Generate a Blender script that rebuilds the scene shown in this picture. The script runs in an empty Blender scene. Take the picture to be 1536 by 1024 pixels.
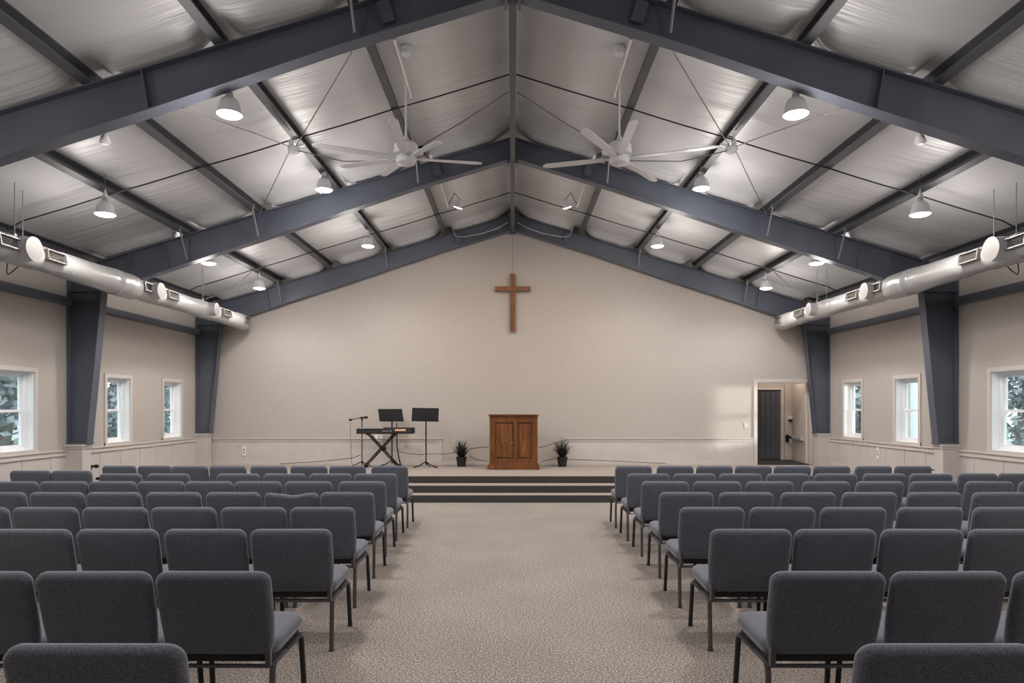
import bpy, bmesh, math, random
from mathutils import Vector, Matrix
random.seed(7)
PI = math.pi
R = math.radians
scene = bpy.context.scene
COL = scene.collection

# ------------------------------------------------------------------ materials
def mat(name, color, rough=0.6, metal=0.0, spec=0.5, sheen=0.0, emit=None, estr=0.0,
        noise=None, bump=None, coat=0.0):
    """noise = (scale, colour2, low, high, detail, (sx,sy,sz)); bump = (scale, strength, dist, (sx,sy,sz))"""
    m = bpy.data.materials.new(name); m.use_nodes = True
    nt = m.node_tree; b = nt.nodes['Principled BSDF']
    b.inputs['Base Color'].default_value = (*color, 1)
    b.inputs['Roughness'].default_value = rough
    b.inputs['Metallic'].default_value = metal
    b.inputs['Specular IOR Level'].default_value = spec
    b.inputs['Sheen Weight'].default_value = sheen
    b.inputs['Coat Weight'].default_value = coat
    if emit:
        b.inputs['Emission Color'].default_value = (*emit, 1)
        b.inputs['Emission Strength'].default_value = estr
    tc = nt.nodes.new('ShaderNodeTexCoord')
    def noisenode(scale, stretch, detail):
        mp = nt.nodes.new('ShaderNodeMapping'); mp.inputs['Scale'].default_value = stretch
        nt.links.new(tc.outputs['Object'], mp.inputs['Vector'])
        n = nt.nodes.new('ShaderNodeTexNoise'); n.inputs['Scale'].default_value = scale
        n.inputs['Detail'].default_value = detail
        nt.links.new(mp.outputs['Vector'], n.inputs['Vector'])
        return n
    if noise:
        sc, c2, lo, hi, det, st = noise
        n = noisenode(sc, st, det)
        r = nt.nodes.new('ShaderNodeValToRGB')
        r.color_ramp.elements[0].position = lo; r.color_ramp.elements[0].color = (*color, 1)
        r.color_ramp.elements[1].position = hi; r.color_ramp.elements[1].color = (*c2, 1)
        nt.links.new(n.outputs['Fac'], r.inputs['Fac'])
        nt.links.new(r.outputs['Color'], b.inputs['Base Color'])
    if bump:
        sc, strength, dist, st = bump
        n = noisenode(sc, st, 4)
        bp = nt.nodes.new('ShaderNodeBump'); bp.inputs['Strength'].default_value = strength
        bp.inputs['Distance'].default_value = dist
        nt.links.new(n.outputs['Fac'], bp.inputs['Height'])
        nt.links.new(bp.outputs['Normal'], b.inputs['Normal'])
    return m

ONE = (1, 1, 1)
M = {}
M['wall'] = mat('wall_plaster', (.43, .395, .365), .85, noise=(26, (.455, .418, .385), .35, .65, 5, ONE), bump=(60, .25, .004, ONE))
M['panel'] = mat('wainscot_paint', (.52, .485, .465), .5, noise=(3, (.56, .52, .50), .4, .6, 3, ONE))
M['trim'] = mat('trim_paint', (.56, .52, .49), .45)
M['white'] = mat('white_paint', (.80, .80, .80), .4)
M['vinyl'] = mat('window_vinyl', (.82, .83, .85), .35)
M['steel'] = mat('slate_painted_steel', (.086, .098, .130), .45, metal=.1, noise=(2.2, (.105, .118, .152), .35, .7, 6, (1, 1, .5)))
M['steel2'] = mat('grey_purlin_steel', (.070, .072, .082), .5, metal=.1, noise=(3, (.09, .092, .102), .3, .7, 4, (1, .2, 1)))
M['galv'] = mat('galvanised_steel', (.24, .24, .26), .45, metal=.3)
M['cable'] = mat('black_cable', (.015, .015, .018), .5)
M['cablegrey'] = mat('grey_cable', (.16, .155, .155), .5)
M['conduit'] = mat('pale_conduit', (.62, .58, .55), .4)
M['black'] = mat('black_powder_coat', (.006, .006, .008), .6, spec=.2)
M['blackplastic'] = mat('black_plastic', (.010, .010, .013), .5, spec=.3)
M['frame'] = mat('gunmetal_tube', (.12, .12, .128), .30, metal=.7)
M['legdark'] = mat('dark_leg_tube', (.035, .036, .042), .34, metal=.5)
M['duct'] = mat('white_duct_paint', (.37, .367, .372), .30, coat=.2, bump=(5, .35, .03, (1, 1.6, 1)))
M['ductcap'] = mat('white_cap_plate', (.22, .21, .20), .45)
M['grille'] = mat('grille_slats', (.13, .115, .105), .5)
M['grilledark'] = mat('grille_dark', (.03, .027, .025), .6)
M['fan'] = mat('fan_white', (.76, .76, .79), .4)
M['shade'] = mat('lamp_shade_white', (.72, .72, .75), .35)
M['lens'] = mat('lamp_lens', (1, 1, 1), .4, emit=(1, .90, .78), estr=14)
M['lensS'] = mat('spot_lens', (1, 1, 1), .4, emit=(1, .93, .85), estr=9)
M['curtain'] = mat('grey_curtain', (.072, .077, .092), .85, sheen=.2)
M['pot'] = mat('black_pot', (.014, .014, .017), .45)
M['leaf'] = mat('dark_leaf', (.016, .020, .020), .6, noise=(30, (.04, .05, .045), .5, .75, 2, ONE))
M['cushion_black'] = mat('seat_shell', (.012, .012, .015), .7)
M['riser'] = mat('charcoal_step_carpet', (.030, .029, .029), .95, noise=(260, (.085, .083, .080), .4, .72, 3, ONE), bump=(260, .6, .006, ONE))
M['stagecarpet'] = mat('beige_stage_carpet', (.26, .225, .20), .95, noise=(180, (.42, .37, .335), .35, .7, 3, ONE), bump=(200, .5, .006, ONE))
M['grass'] = mat('lawn', (.24, .29, .27), .9, noise=(3, (.36, .41, .39), .3, .7, 5, ONE))
M['bark'] = mat('bark', (.22, .19, .17), .9, noise=(12, (.35, .31, .28), .3, .7, 4, ONE))
M['leaves'] = mat('tree_leaves', (.24, .28, .29), .7, noise=(5, (.46, .50, .51), .4, .65, 3, ONE))
M['siding'] = mat('tan_siding', (.55, .47, .42), .7, noise=(1, (.60, .52, .47), .4, .6, 2, (1, 1, 30)))
M['orange'] = mat('amber_label', (.75, .32, .12), .4, noise=(90, (.9, .8, .7), .5, .6, 2, (1, 1, 1)))
M['silver'] = mat('satin_silver', (.50, .49, .48), .35, metal=.35)
M['door'] = mat('door_paint', (.56, .50, .45), .5)

def carpet():
    m = bpy.data.materials.new('loop_carpet'); m.use_nodes = True
    nt = m.node_tree; b = nt.nodes['Principled BSDF']
    b.inputs['Roughness'].default_value = .95; b.inputs['Specular IOR Level'].default_value = .1
    tc = nt.nodes.new('ShaderNodeTexCoord')
    n1 = nt.nodes.new('ShaderNodeTexNoise'); n1.inputs['Scale'].default_value = 80; n1.inputs['Detail'].default_value = 3
    n2 = nt.nodes.new('ShaderNodeTexNoise'); n2.inputs['Scale'].default_value = 1.3; n2.inputs['Detail'].default_value = 3
    v = nt.nodes.new('ShaderNodeTexVoronoi'); v.inputs['Scale'].default_value = 70
    for n in (n1, n2, v): nt.links.new(tc.outputs['Object'], n.inputs['Vector'])
    r = nt.nodes.new('ShaderNodeValToRGB')
    e = r.color_ramp.elements
    e[0].position = .30; e[0].color = (.115, .100, .090, 1)
    e[1].position = .74; e[1].color = (.70, .64, .585, 1)
    mid = r.color_ramp.elements.new(.5); mid.color = (.315, .28, .255, 1)
    nt.links.new(n1.outputs['Fac'], r.inputs['Fac'])
    mx = nt.nodes.new('ShaderNodeMix'); mx.data_type = 'RGBA'; mx.blend_type = 'MULTIPLY'
    mx.inputs[0].default_value = .5
    r2 = nt.nodes.new('ShaderNodeValToRGB')
    r2.color_ramp.elements[0].position = .35; r2.color_ramp.elements[0].color = (.78, .78, .80, 1)
    r2.color_ramp.elements[1].position = .65; r2.color_ramp.elements[1].color = (1.0, .98, .95, 1)
    nt.links.new(n2.outputs['Fac'], r2.inputs['Fac'])
    nt.links.new(r.outputs['Color'], mx.inputs[6]); nt.links.new(r2.outputs['Color'], mx.inputs[7])
    nt.links.new(mx.outputs[2], b.inputs['Base Color'])
    bp = nt.nodes.new('ShaderNodeBump'); bp.inputs['Strength'].default_value = .7; bp.inputs['Distance'].default_value = .008
    nt.links.new(v.outputs['Distance'], bp.inputs['Height']); nt.links.new(bp.outputs['Normal'], b.inputs['Normal'])
    return m
M['carpet'] = carpet()

def fabric():
    m = bpy.data.materials.new('charcoal_tweed'); m.use_nodes = True
    nt = m.node_tree; b = nt.nodes['Principled BSDF']
    b.inputs['Roughness'].default_value = .9; b.inputs['Specular IOR Level'].default_value = .15
    b.inputs['Sheen Weight'].default_value = .5; b.inputs['Sheen Roughness'].default_value = .5
    b.inputs['Sheen Tint'].default_value = (.8, .82, .9, 1)
    tc = nt.nodes.new('ShaderNodeTexCoord')
    n = nt.nodes.new('ShaderNodeTexNoise'); n.inputs['Scale'].default_value = 240; n.inputs['Detail'].default_value = 3
    nt.links.new(tc.outputs['Object'], n.inputs['Vector'])
    r = nt.nodes.new('ShaderNodeValToRGB')
    r.color_ramp.elements[0].position = .34; r.color_ramp.elements[0].color = (.047, .053, .072, 1)
    r.color_ramp.elements[1].position = .70; r.color_ramp.elements[1].color = (.165, .176, .215, 1)
    nt.links.new(n.outputs['Fac'], r.inputs['Fac']); nt.links.new(r.outputs['Color'], b.inputs['Base Color'])
    bp = nt.nodes.new('ShaderNodeBump'); bp.inputs['Strength'].default_value = .5; bp.inputs['Distance'].default_value = .002
    nt.links.new(n.outputs['Fac'], bp.inputs['Height']); nt.links.new(bp.outputs['Normal'], b.inputs['Normal'])
    return m
M['fabric'] = fabric()

def insulation():
    m = bpy.data.materials.new('foil_insulation'); m.use_nodes = True
    nt = m.node_tree; b = nt.nodes['Principled BSDF']
    b.inputs['Base Color'].default_value = (.40, .385, .385, 1)
    b.inputs['Roughness'].default_value = .42; b.inputs['Metallic'].default_value = .12
    tc = nt.nodes.new('ShaderNodeTexCoord')
    def nz(st, sc, det, dist=0):
        mp = nt.nodes.new('ShaderNodeMapping'); mp.inputs['Scale'].default_value = st
        nt.links.new(tc.outputs['Object'], mp.inputs['Vector'])
        n = nt.nodes.new('ShaderNodeTexNoise'); n.inputs['Scale'].default_value = sc; n.inputs['Detail'].default_value = det
        n.inputs['Distortion'].default_value = dist
        nt.links.new(mp.outputs['Vector'], n.inputs['Vector']); return n
    a = nz((.45, 7.0, .45), 1.0, 4, .6)
    c = nz((.8, 28.0, .8), 1.0, 3, .3)
    d = nz((1, 1, 1), .8, 2)
    ad = nt.nodes.new('ShaderNodeMath'); ad.operation = 'MULTIPLY_ADD'
    nt.links.new(c.outputs['Fac'], ad.inputs[0]); ad.inputs[1].default_value = .26
    nt.links.new(a.outputs['Fac'], ad.inputs[2])
    bp = nt.nodes.new('ShaderNodeBump'); bp.inputs['Strength'].default_value = .75; bp.inputs['Distance'].default_value = .03
    nt.links.new(ad.outputs[0], bp.inputs['Height']); nt.links.new(bp.outputs['Normal'], b.inputs['Normal'])
    r = nt.nodes.new('ShaderNodeValToRGB')
    r.color_ramp.elements[0].position = .3; r.color_ramp.elements[0].color = (.54, .54, .555, 1)
    r.color_ramp.elements[1].position = .7; r.color_ramp.elements[1].color = (.64, .64, .655, 1)
    nt.links.new(d.outputs['Fac'], r.inputs['Fac']); nt.links.new(r.outputs['Color'], b.inputs['Base Color'])
    return m
M['ceiling'] = insulation()

def wood(name, c1, c2, c3):
    m = bpy.data.materials.new(name); m.use_nodes = True
    nt = m.node_tree; b = nt.nodes['Principled BSDF']
    b.inputs['Roughness'].default_value = .38
    tc = nt.nodes.new('ShaderNodeTexCoord')
    mp = nt.nodes.new('ShaderNodeMapping'); mp.inputs['Scale'].default_value = (7, 7, .9)
    nt.links.new(tc.outputs['Object'], mp.inputs['Vector'])
    n = nt.nodes.new('ShaderNodeTexNoise'); n.inputs['Scale'].default_value = 3.2; n.inputs['Detail'].default_value = 6
    n.inputs['Distortion'].default_value = 1.2
    nt.links.new(mp.outputs['Vector'], n.inputs['Vector'])
    r = nt.nodes.new('ShaderNodeValToRGB')
    r.color_ramp.elements[0].position = .3; r.color_ramp.elements[0].color = (*c1, 1)
    r.color_ramp.elements[1].position = .72; r.color_ramp.elements[1].color = (*c3, 1)
    e = r.color_ramp.elements.new(.5); e.color = (*c2, 1)
    nt.links.new(n.outputs['Fac'], r.inputs['Fac']); nt.links.new(r.outputs['Color'], b.inputs['Base Color'])
    return m
M['oak'] = wood('honey_oak', (.075, .024, .006), (.15, .052, .013), (.24, .095, .028))
M['walnut'] = wood('stained_cross_wood', (.10, .036, .012), (.17, .062, .020), (.25, .10, .035))

def glass():
    m = bpy.data.materials.new('window_glass'); m.use_nodes = True
    nt = m.node_tree; nt.nodes.remove(nt.nodes['Principled BSDF'])
    out = nt.nodes['Material Output']
    t = nt.nodes.new('ShaderNodeBsdfTransparent'); t.inputs[0].default_value = (.95, .98, .98, 1)
    g = nt.nodes.new('ShaderNodeBsdfGlossy'); g.inputs['Roughness'].default_value = .02
    f = nt.nodes.new('ShaderNodeValue'); f.outputs[0].default_value = .05
    mx = nt.nodes.new('ShaderNodeMixShader')
    nt.links.new(f.outputs[0], mx.inputs[0]); nt.links.new(t.outputs[0], mx.inputs[1]); nt.links.new(g.outputs[0], mx.inputs[2])
    nt.links.new(mx.outputs[0], out.inputs['Surface'])
    return m
M['glass'] = glass()

# ------------------------------------------------------------------ mesh helper
class MB:
    def __init__(s): s.bm = bmesh.new()
    def box(s, c, size, rot=None, bevel=0.0):
        m = Matrix.Translation(Vector(c))
        if rot is not None: m = m @ rot.to_4x4()
        m = m @ Matrix.Diagonal((*size, 1))
        r = bmesh.ops.create_cube(s.bm, size=1, matrix=m)
        if bevel:
            vs = r['verts']; es = list({e for v in vs for e in v.link_edges})
            bmesh.ops.bevel(s.bm, geom=es, offset=bevel, segments=2, profile=.6, affect='EDGES')
        return s
    def b(s, x0, x1, y0, y1, z0, z1, bevel=0.0):
        return s.box(((x0+x1)/2, (y0+y1)/2, (z0+z1)/2), (abs(x1-x0), abs(y1-y0), abs(z1-z0)), None, bevel)
    def prism(s, pts, ax, a0, a1):
        """polygon pts in the plane perpendicular to axis ax ('x','y','z'), extruded from a0 to a1"""
        def P(u, v, a): return {'y': (u, a, v), 'x': (a, u, v), 'z': (u, v, a)}[ax]
        A = [s.bm.verts.new(P(u, v, a0)) for u, v in pts]; B = [s.bm.verts.new(P(u, v, a1)) for u, v in pts]
        n = len(pts); fs = [s.bm.faces.new(A), s.bm.faces.new(B[::-1])]
        for i in range(n): fs.append(s.bm.faces.new((A[i], B[i], B[(i+1) % n], A[(i+1) % n])))
        bmesh.ops.recalc_face_normals(s.bm, faces=fs)
        return s
    def beam(s, p, q, w, t):
        """flat bar between two points of the XZ plane at (x,y,z); w = width along Y, t = thickness"""
        p = Vector(p); q = Vector(q); d = (q-p); L = d.length; d.normalize()
        n = Vector((0, 1, 0)).cross(d).normalized()
        rot = Matrix((d, (0, 1, 0), n)).transposed()
        return s.box((p+q)/2, (L, w, t), rot)
    def tube(s, pts, r, seg=8, cap=True):
        pts = [Vector(p) for p in pts]; rs = r if isinstance(r, (list, tuple)) else [r]*len(pts)
        rings = []; ref = None
        for i, p in enumerate(pts):
            a = pts[max(i-1, 0)]; b_ = pts[min(i+1, len(pts)-1)]
            d = (b_-a).normalized()
            if ref is None:
                ref = Vector((0, 0, 1)) if abs(d.z) < .9 else Vector((1, 0, 0))
            u = (ref - d*ref.dot(d)).normalized(); v = d.cross(u); ref = u
            rings.append([s.bm.verts.new(p + (u*math.cos(2*PI*k/seg) + v*math.sin(2*PI*k/seg))*rs[i]) for k in range(seg)])
        fs = []
        for a, b_ in zip(rings, rings[1:]):
            for k in range(seg): fs.append(s.bm.faces.new((a[k], a[(k+1) % seg], b_[(k+1) % seg], b_[k])))
        if cap: fs.append(s.bm.faces.new(rings[0][::-1])); fs.append(s.bm.faces.new(rings[-1]))
        bmesh.ops.recalc_face_normals(s.bm, faces=fs)
        return s
    def lathe(s, prof, c=(0, 0, 0), ax='z', seg=24, mtx=None):
        """prof = [(r, h)...] around axis"""
        c = Vector(c); rings = []
        for r, h in prof:
            ring = []
            for k in range(seg):
                a = 2*PI*k/seg; u, v = r*math.cos(a), r*math.sin(a)
                p = {'z': Vector((u, v, h)), 'y': Vector((u, h, v)), 'x': Vector((h, u, v))}[ax]
                if mtx is not None: p = mtx @ p
                ring.append(s.bm.verts.new(c+p))
            rings.append(ring)
        fs = []
        for a, b_ in zip(rings, rings[1:]):
            for k in range(seg): fs.append(s.bm.faces.new((a[k], a[(k+1) % seg], b_[(k+1) % seg], b_[k])))
        fs.append(s.bm.faces.new(rings[0][::-1])); fs.append(s.bm.faces.new(rings[-1]))
        bmesh.ops.recalc_face_normals(s.bm, faces=fs)
        return s
    def slab(s, w, h, t, rc, re, mtx, bulge=0.0, taper=0.0, warp=None, cs=6, es=4):
        """upholstered slab: w x h outline (u, v), thickness t along n; rounded corners rc, rounded edges re"""
        secs = []
        for i in range(es+1):
            a = PI/2*i/es; secs.append((re*(1-math.sin(a)), re*(1-math.cos(a))))
        front = secs; back = [(ins, t-dp) for ins, dp in reversed(secs)]
        inner = [(.16, -bulge*.9, 'f'), (.07, -bulge*.6, 'f')]
        prof = [(w*.34, -bulge), (w*.24, -bulge*.85), (w*.16, -bulge*.55), (w*.10, -bulge*.18)] + front + back + [(w*.10, t+bulge*.18), (w*.16, t+bulge*.55), (w*.24, t+bulge*.85), (w*.34, t+bulge)]
        rings = []
        for ins, dp in prof:
            hw, hh = w/2-ins, h/2-min(ins, h*.42); r = max(rc-ins*.6, .012)
            r = min(r, hw*.95, hh*.95); ring = []
            for cx, cy, a0 in ((hw-r, hh-r, 0), (-(hw-r), hh-r, PI/2), (-(hw-r), -(hh-r), PI), (hw-r, -(hh-r), 3*PI/2)):
                for k in range(cs+1):
                    a = a0+PI/2*k/cs; ring.append([cx+r*math.cos(a), cy+r*math.sin(a), dp])
                # extra points along the straight run
                nx, ny, na = {0: (-(hw-r), hh-r, PI/2), PI/2: (-(hw-r), -(hh-r), PI), PI: (hw-r, -(hh-r), 3*PI/2), 3*PI/2: (hw-r, hh-r, 2*PI)}[a0]
                p = ring[-1]; q = [nx+r*math.cos(na), ny+r*math.sin(na)]
                for k in range(1, 6): ring.append([p[0]+(q[0]-p[0])*k/6, p[1]+(q[1]-p[1])*k/6, dp])
            for p in ring:
                v = p[1]/h+.5
                p[0] *= 1-taper*max(0, (.42-v))/.42
                if warp: p[:] = warp(*p)
            rings.append([s.bm.verts.new(mtx @ Vector(p)) for p in ring])
        n = len(rings[0]); fs = []
        for a, b_ in zip(rings, rings[1:]):
            for k in range(n): fs.append(s.bm.faces.new((a[k], a[(k+1) % n], b_[(k+1) % n], b_[k])))
        fs.append(s.bm.faces.new(rings[0][::-1])); fs.append(s.bm.faces.new(rings[-1]))
        bmesh.ops.recalc_face_normals(s.bm, faces=fs)
        return s
    def build(s, name, m, parent=None, smooth=False, origin=None, label=None, cat=None, group=None, kind=None):
        me = bpy.data.meshes.new(name)
        if origin is not None:
            bmesh.ops.translate(s.bm, verts=s.bm.verts, vec=-Vector(origin))
        s.bm.to_mesh(me); s.bm.free()
        for mm in (m if isinstance(m, list) else [m]): me.materials.append(mm)
        if smooth:
            for p in me.polygons: p.use_smooth = True
            try: me.set_sharp_from_angle(angle=R(38))
            except Exception: pass
        o = bpy.data.objects.new(name, me); COL.objects.link(o)
        if origin is not None: o.location = origin
        if parent is not None: o.parent = parent
        return tag(o, label, cat, group, kind)

def tag(o, label=None, cat=None, group=None, kind=None):
    if label: o['label'] = label
    if cat: o['category'] = cat
    if group: o['group'] = group
    if kind: o['kind'] = kind
    return o
def thing(name, loc, label, cat, group=None, rz=0):
    o = bpy.data.objects.new(name, None); o.empty_display_size = .1; COL.objects.link(o)
    o.location = loc; o.rotation_euler = (0, 0, rz)
    return tag(o, label, cat, group)
def copy_tree(o, parent=None):
    c = o.copy(); COL.objects.link(c); c.parent = parent
    for ch in [x for x in list(o.children)]: copy_tree(ch, c)
    return c

# ------------------------------------------------------------------ dimensions (metres); camera stands at x=0,y=0,z=1.6
XW = 6.54            # side wall inner face
YB = 13.98           # back wall inner face
Y0 = -3.2            # wall behind the camera
SL = .30             # roof slope
ZR = 5.56            # top of rafters at ridge
ZC = 5.735            # insulation at ridge
STG = .386           # stage height
FRAMES = (5.93, 9.84, 13.80)
def roof(x, z0=ZR): return z0-SL*abs(x)
SA = math.atan(SL)

# ------------------------------------------------------------------ setting
mb = MB(); mb.b(-XW-.2, XW+.2, Y0-.2, YB+.2, -.2, 0); mb.build('floor', M['carpet'], kind='structure')

# ceiling (two slopes, sagging slightly between purlins)
PUR = (1.40, 2.58, 3.74, 4.78, 6.22)
mb = MB(); bm = mb.bm
nx, ny = 96, 60
def zsag(x, y):
    ax = abs(x); edges = (0,)+PUR+(6.8,)
    for a, b_ in zip(edges, edges[1:]):
        if a <= ax <= b_:
            t = (ax-a)/(b_-a); s_ = math.sin(PI*t)
            q = max(0, min(1, (min(ax-a, b_-ax)-.075)/.16)); fl = q*q*(3-2*q); break
    else: s_ = fl = 0
    dy = min(abs(y-f) for f in FRAMES)
    return -.018*s_ - .135*fl*math.exp(-(dy/.20)**2) + .006*math.sin(y*9+ax*2)*s_
grid = []
_k = [0]+[v for p in PUR for v in (p-.075, p+.075)]+[XW+.1]
_h = []
for a, b_ in zip(_k, _k[1:]): _h += [a+(b_-a)*i/9 for i in range(9)]
_h.append(XW+.1)
xs = [-v for v in _h[:0:-1]]+_h; nx = len(xs)-1
ys = [Y0-.1+(YB+.1-Y0+.1)*j/ny*1.0 for j in range(ny+1)]
ys = sorted(set([round(v, 3) for v in ys] + [f+d for f in FRAMES for d in (-.4, -.3, -.22, -.15, -.08, 0, .08, .15)] + [FRAMES[0]+.22, FRAMES[1]+.22, FRAMES[0]+.32, FRAMES[1]+.32, FRAMES[0]+.42, FRAMES[1]+.42]))
for y in ys: grid.append([bm.verts.new((x, y, roof(x, ZC)+zsag(x, y))) for x in xs])
top = []
for y in (ys[0], ys[-1]): top.append([bm.verts.new((x, y, roof(x, ZC)+.25)) for x in (xs[0], 0, xs[-1])])
for j in range(len(ys)-1):
    for i in range(nx): bm.faces.new((grid[j][i], grid[j+1][i], grid[j+1][i+1], grid[j][i+1]))
bm.faces.new((top[0][0], top[0][1], top[1][1], top[1][0])); bm.faces.new((top[0][1], top[0][2], top[1][2], top[1][1]))
mb.build('ceiling', M['ceiling'], smooth=True, kind='structure')

# side walls with window openings
WIN_Y = (7.0, 8.775, 11.05, 12.80)
WZ0, WZ1, WHW = 1.015, 2.075, .325
WT = .20
for s, side in ((-1, 'left'), (1, 'right')):
    mb = MB(); x0, x1 = s*XW, s*(XW+WT); zt = roof(XW, ZC)+.15
    edges = [Y0-.2]
    for y in WIN_Y:
        mb.b(x0, x1, edges[-1], y-WHW, 0, zt)
        mb.b(x0, x1, y-WHW, y+WHW, 0, WZ0); mb.b(x0, x1, y-WHW, y+WHW, WZ1, zt); edges.append(y+WHW)
    mb.b(x0, x1, edges[-1], YB+.2, 0, zt)
    mb.build('wall_'+side, M['wall'], kind='structure')
# back wall with door opening
DX0, DX1, DZ1 = 5.117, 6.277, 2.117
mb = MB()
zt = lambda x: roof(x, ZC)+.12
mb.prism([(-XW, 0), (DX0, 0), (DX0, zt(DX0)), (0, zt(0)), (-XW, zt(XW))], 'y', YB, YB+.15)
mb.prism([(DX0, 0), (DX1, 0), (DX1, STG-.002), (DX0, STG-.002)], 'y', YB, YB+.15)
mb.prism([(DX0, DZ1), (DX1, DZ1), (DX1, zt(DX1)), (DX0, zt(DX0))], 'y', YB, YB+.15)
mb.prism([(DX1, 0), (XW, 0), (XW, zt(XW)), (DX1, zt(DX1))], 'y', YB, YB+.15)
mb.build('wall_back', M['wall'], kind='structure')
mb = MB(); mb.prism([(-XW, 0), (XW, 0), (XW, zt(XW)), (0, zt(0)), (-XW, zt(XW))], 'y', Y0-.15, Y0)
mb.build('wall_front', M['wall'], kind='structure')

# windows -------------------------------------------------------------
wn = 0
for s in (-1, 1):
    for y in WIN_Y:
        wn += 1
        cx = s*XW
        root = thing('window_%d' % wn, (cx, y, WZ0), None, None); root['kind'] = 'structure'
        L = lambda yy, zz: (yy, zz)
        # casing on the wall face (local coordinates)
        H = WZ1-WZ0; a, b_ = -s*.022, s*.0
        mb = MB(); xa, xb = sorted((-s*.022, s*.001))
        mb.b(xa, xb, -WHW-.062, -WHW, -.03, H+.062); mb.b(xa, xb, WHW, WHW+.062, -.03, H+.062)
        mb.b(xa, xb, -WHW, WHW, H, H+.062); mb.b(-s*.03, s*.001, -WHW-.062, WHW+.062, -.042, 0)
        mb.build('window_casing', M['trim'], root)
        # white jamb liner
        mb = MB(); t = .008
        mb.b(0, s*WT, -WHW, -WHW+t, 0, H); mb.b(0, s*WT, WHW-t, WHW, 0, H)
        mb.b(0, s*WT, -WHW+t, WHW-t, H-t, H); mb.b(0, s*WT, -WHW+t, WHW-t, 0, t)
        mb.build('window_jamb', M['white'], root)
        # frame and two sashes
        mb = MB(); xf0, xf1 = s*.10, s*.17
        w = WHW-t
        mb.b(xf0, xf1, -w, -w+.03, t, H-t); mb.b(xf0, xf1, w-.03, w, t, H-t); mb.b(xf0, xf1, -w+.03, w-.03, H-t-.03, H-t); mb.b(xf0, xf1, -w+.03, w-.03, t, t+.03)
        mb.build('window_frame', M['vinyl'], root)
        mid = H*.5
        for nm, za, zb, xo in (('lower_sash', t+.03, mid+.018, .115), ('upper_sash', mid-.018, H-t-.03, .142)):
            mb = MB(); x0_, x1_ = s*xo, s*(xo+.025); ww = w-.03; f = .036
            mb.b(x0_, x1_, -ww, -ww+f, za, zb); mb.b(x0_, x1_, ww-f, ww, za, zb)
            mb.b(x0_, x1_, -ww+f, ww-f, za, za+f); mb.b(x0_, x1_, -ww+f, ww-f, zb-f, zb)
            sash = mb.build(nm, M['vinyl'], root)
            mb = MB(); mb.b(s*(xo+.010), s*(xo+.014), -ww+f, ww-f, za+f, zb-f)
            mb.build('pane', M['glass'], sash)

# wainscot, chair rails, baseboards ------------------------------------
tn = 0
def trim(mb, m=None, **k):
    global tn; tn += 1
    return mb.build('trim_%d' % tn, m or M['trim'], kind='structure', **k)
ZRL = .975
PLY = [(f-.10, f+.10) for f in (9.82, 13.78)]
for s in (-1, 1):
    mb = MB()
    mb.b(s*XW, s*(XW-.012), Y0, YB, 0, ZRL-.05)
    y = Y0+.3
    while y < YB: mb.b(s*(XW-.012), s*(XW-.020), y, y+.022, .1, ZRL-.05); y += .56
    trim(mb, M['panel'])
    mb = MB(); mb.b(s*XW, s*(XW-.045), Y0, YB, ZRL-.022, ZRL, .004); mb.b(s*XW, s*(XW-.026), Y0, YB, ZRL-.075, ZRL-.022); mb.b(s*XW, s*(XW-.034), Y0, YB, ZRL-.085, ZRL-.072)
    trim(mb)
    mb = MB(); mb.b(s*(XW-.012), s*(XW-.03), Y0, 11.14, 0, .11); mb.b(s*(XW-.012), s*(XW-.03), 11.74, YB, STG, STG+.09); trim(mb)
ZB = .944
for xa, xb in ((-XW, -1.48), (1.10, DX0-.075)):
    mb = MB(); mb.b(xa, xb, YB-.012, YB, STG, ZB)
    x = xa+.35
    while x < xb-.1: mb.b(x, x+.018, YB-.018, YB-.012, STG+.06, ZB-.05); x += .56
    mb.b(xa, xa+.05, YB-.02, YB-.012, STG+.06, ZB-.05); mb.b(xb-.05, xb, YB-.02, YB-.012, STG+.06, ZB-.03)
    trim(mb, M['panel'])
    mb = MB(); mb.b(xa, xb+.0, YB-.045, YB, ZB-.02, ZB, .004); mb.b(xa, xb, YB-.024, YB, ZB-.07, ZB-.02); trim(mb)
mb = MB(); mb.b(-XW, DX0-.075, YB-.03, YB-.0, STG, STG+.07); trim(mb)
# column pedestals (boxed-in column feet)
for s in (-1, 1):
    for (ya, yb) in PLY:
        mb = MB(); mb.b(s*XW, s*(XW-.265), ya, yb, 0, 1.045); mb.b(s*XW, s*(XW-.29), ya-.025, yb+.025, 1.02, 1.05, .005)
        mb.b(s*XW, s*(XW-.277), ya-.012, yb+.012, .985, 1.02)
        trim(mb, M['panel'])
# doorway casing
mb = MB()
mb.b(DX0-.07, DX0+.006, YB-.03, YB+.16, STG, DZ1+.07); mb.b(DX1-.008, DX1+.055, YB-.03, YB+.16, STG, DZ1+.07); mb.b(DX0+.006, DX1-.008, YB-.03, YB+.16, DZ1-.006, DZ1+.07)
trim(mb, M['trim'])

# vestibule behind the doorway
VY = 15.25
mb = MB()
mb.b(DX0-.45, 6.75, VY, VY+.1, 0, 2.75)
mb.b(DX0-.55, DX0-.45, YB+.15, VY+.1, 0, 2.75); mb.b(6.75, 6.85, YB+.15, VY+.1, 0, 2.75)
mb.build('wall_vestibule', M['wall'], kind='structure')
mb = MB(); mb.b(DX0-.55, 6.85, YB+.15, VY+.1, 2.7, 2.8); mb.build('ceiling_vestibule', M['wall'], kind='structure')
mb = MB(); mb.b(DX0-.55, 6.85, YB+.0, VY+.1, STG-.08, STG-.002); mb.build('floor_vestibule', M['riser'], kind='structure')
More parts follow.
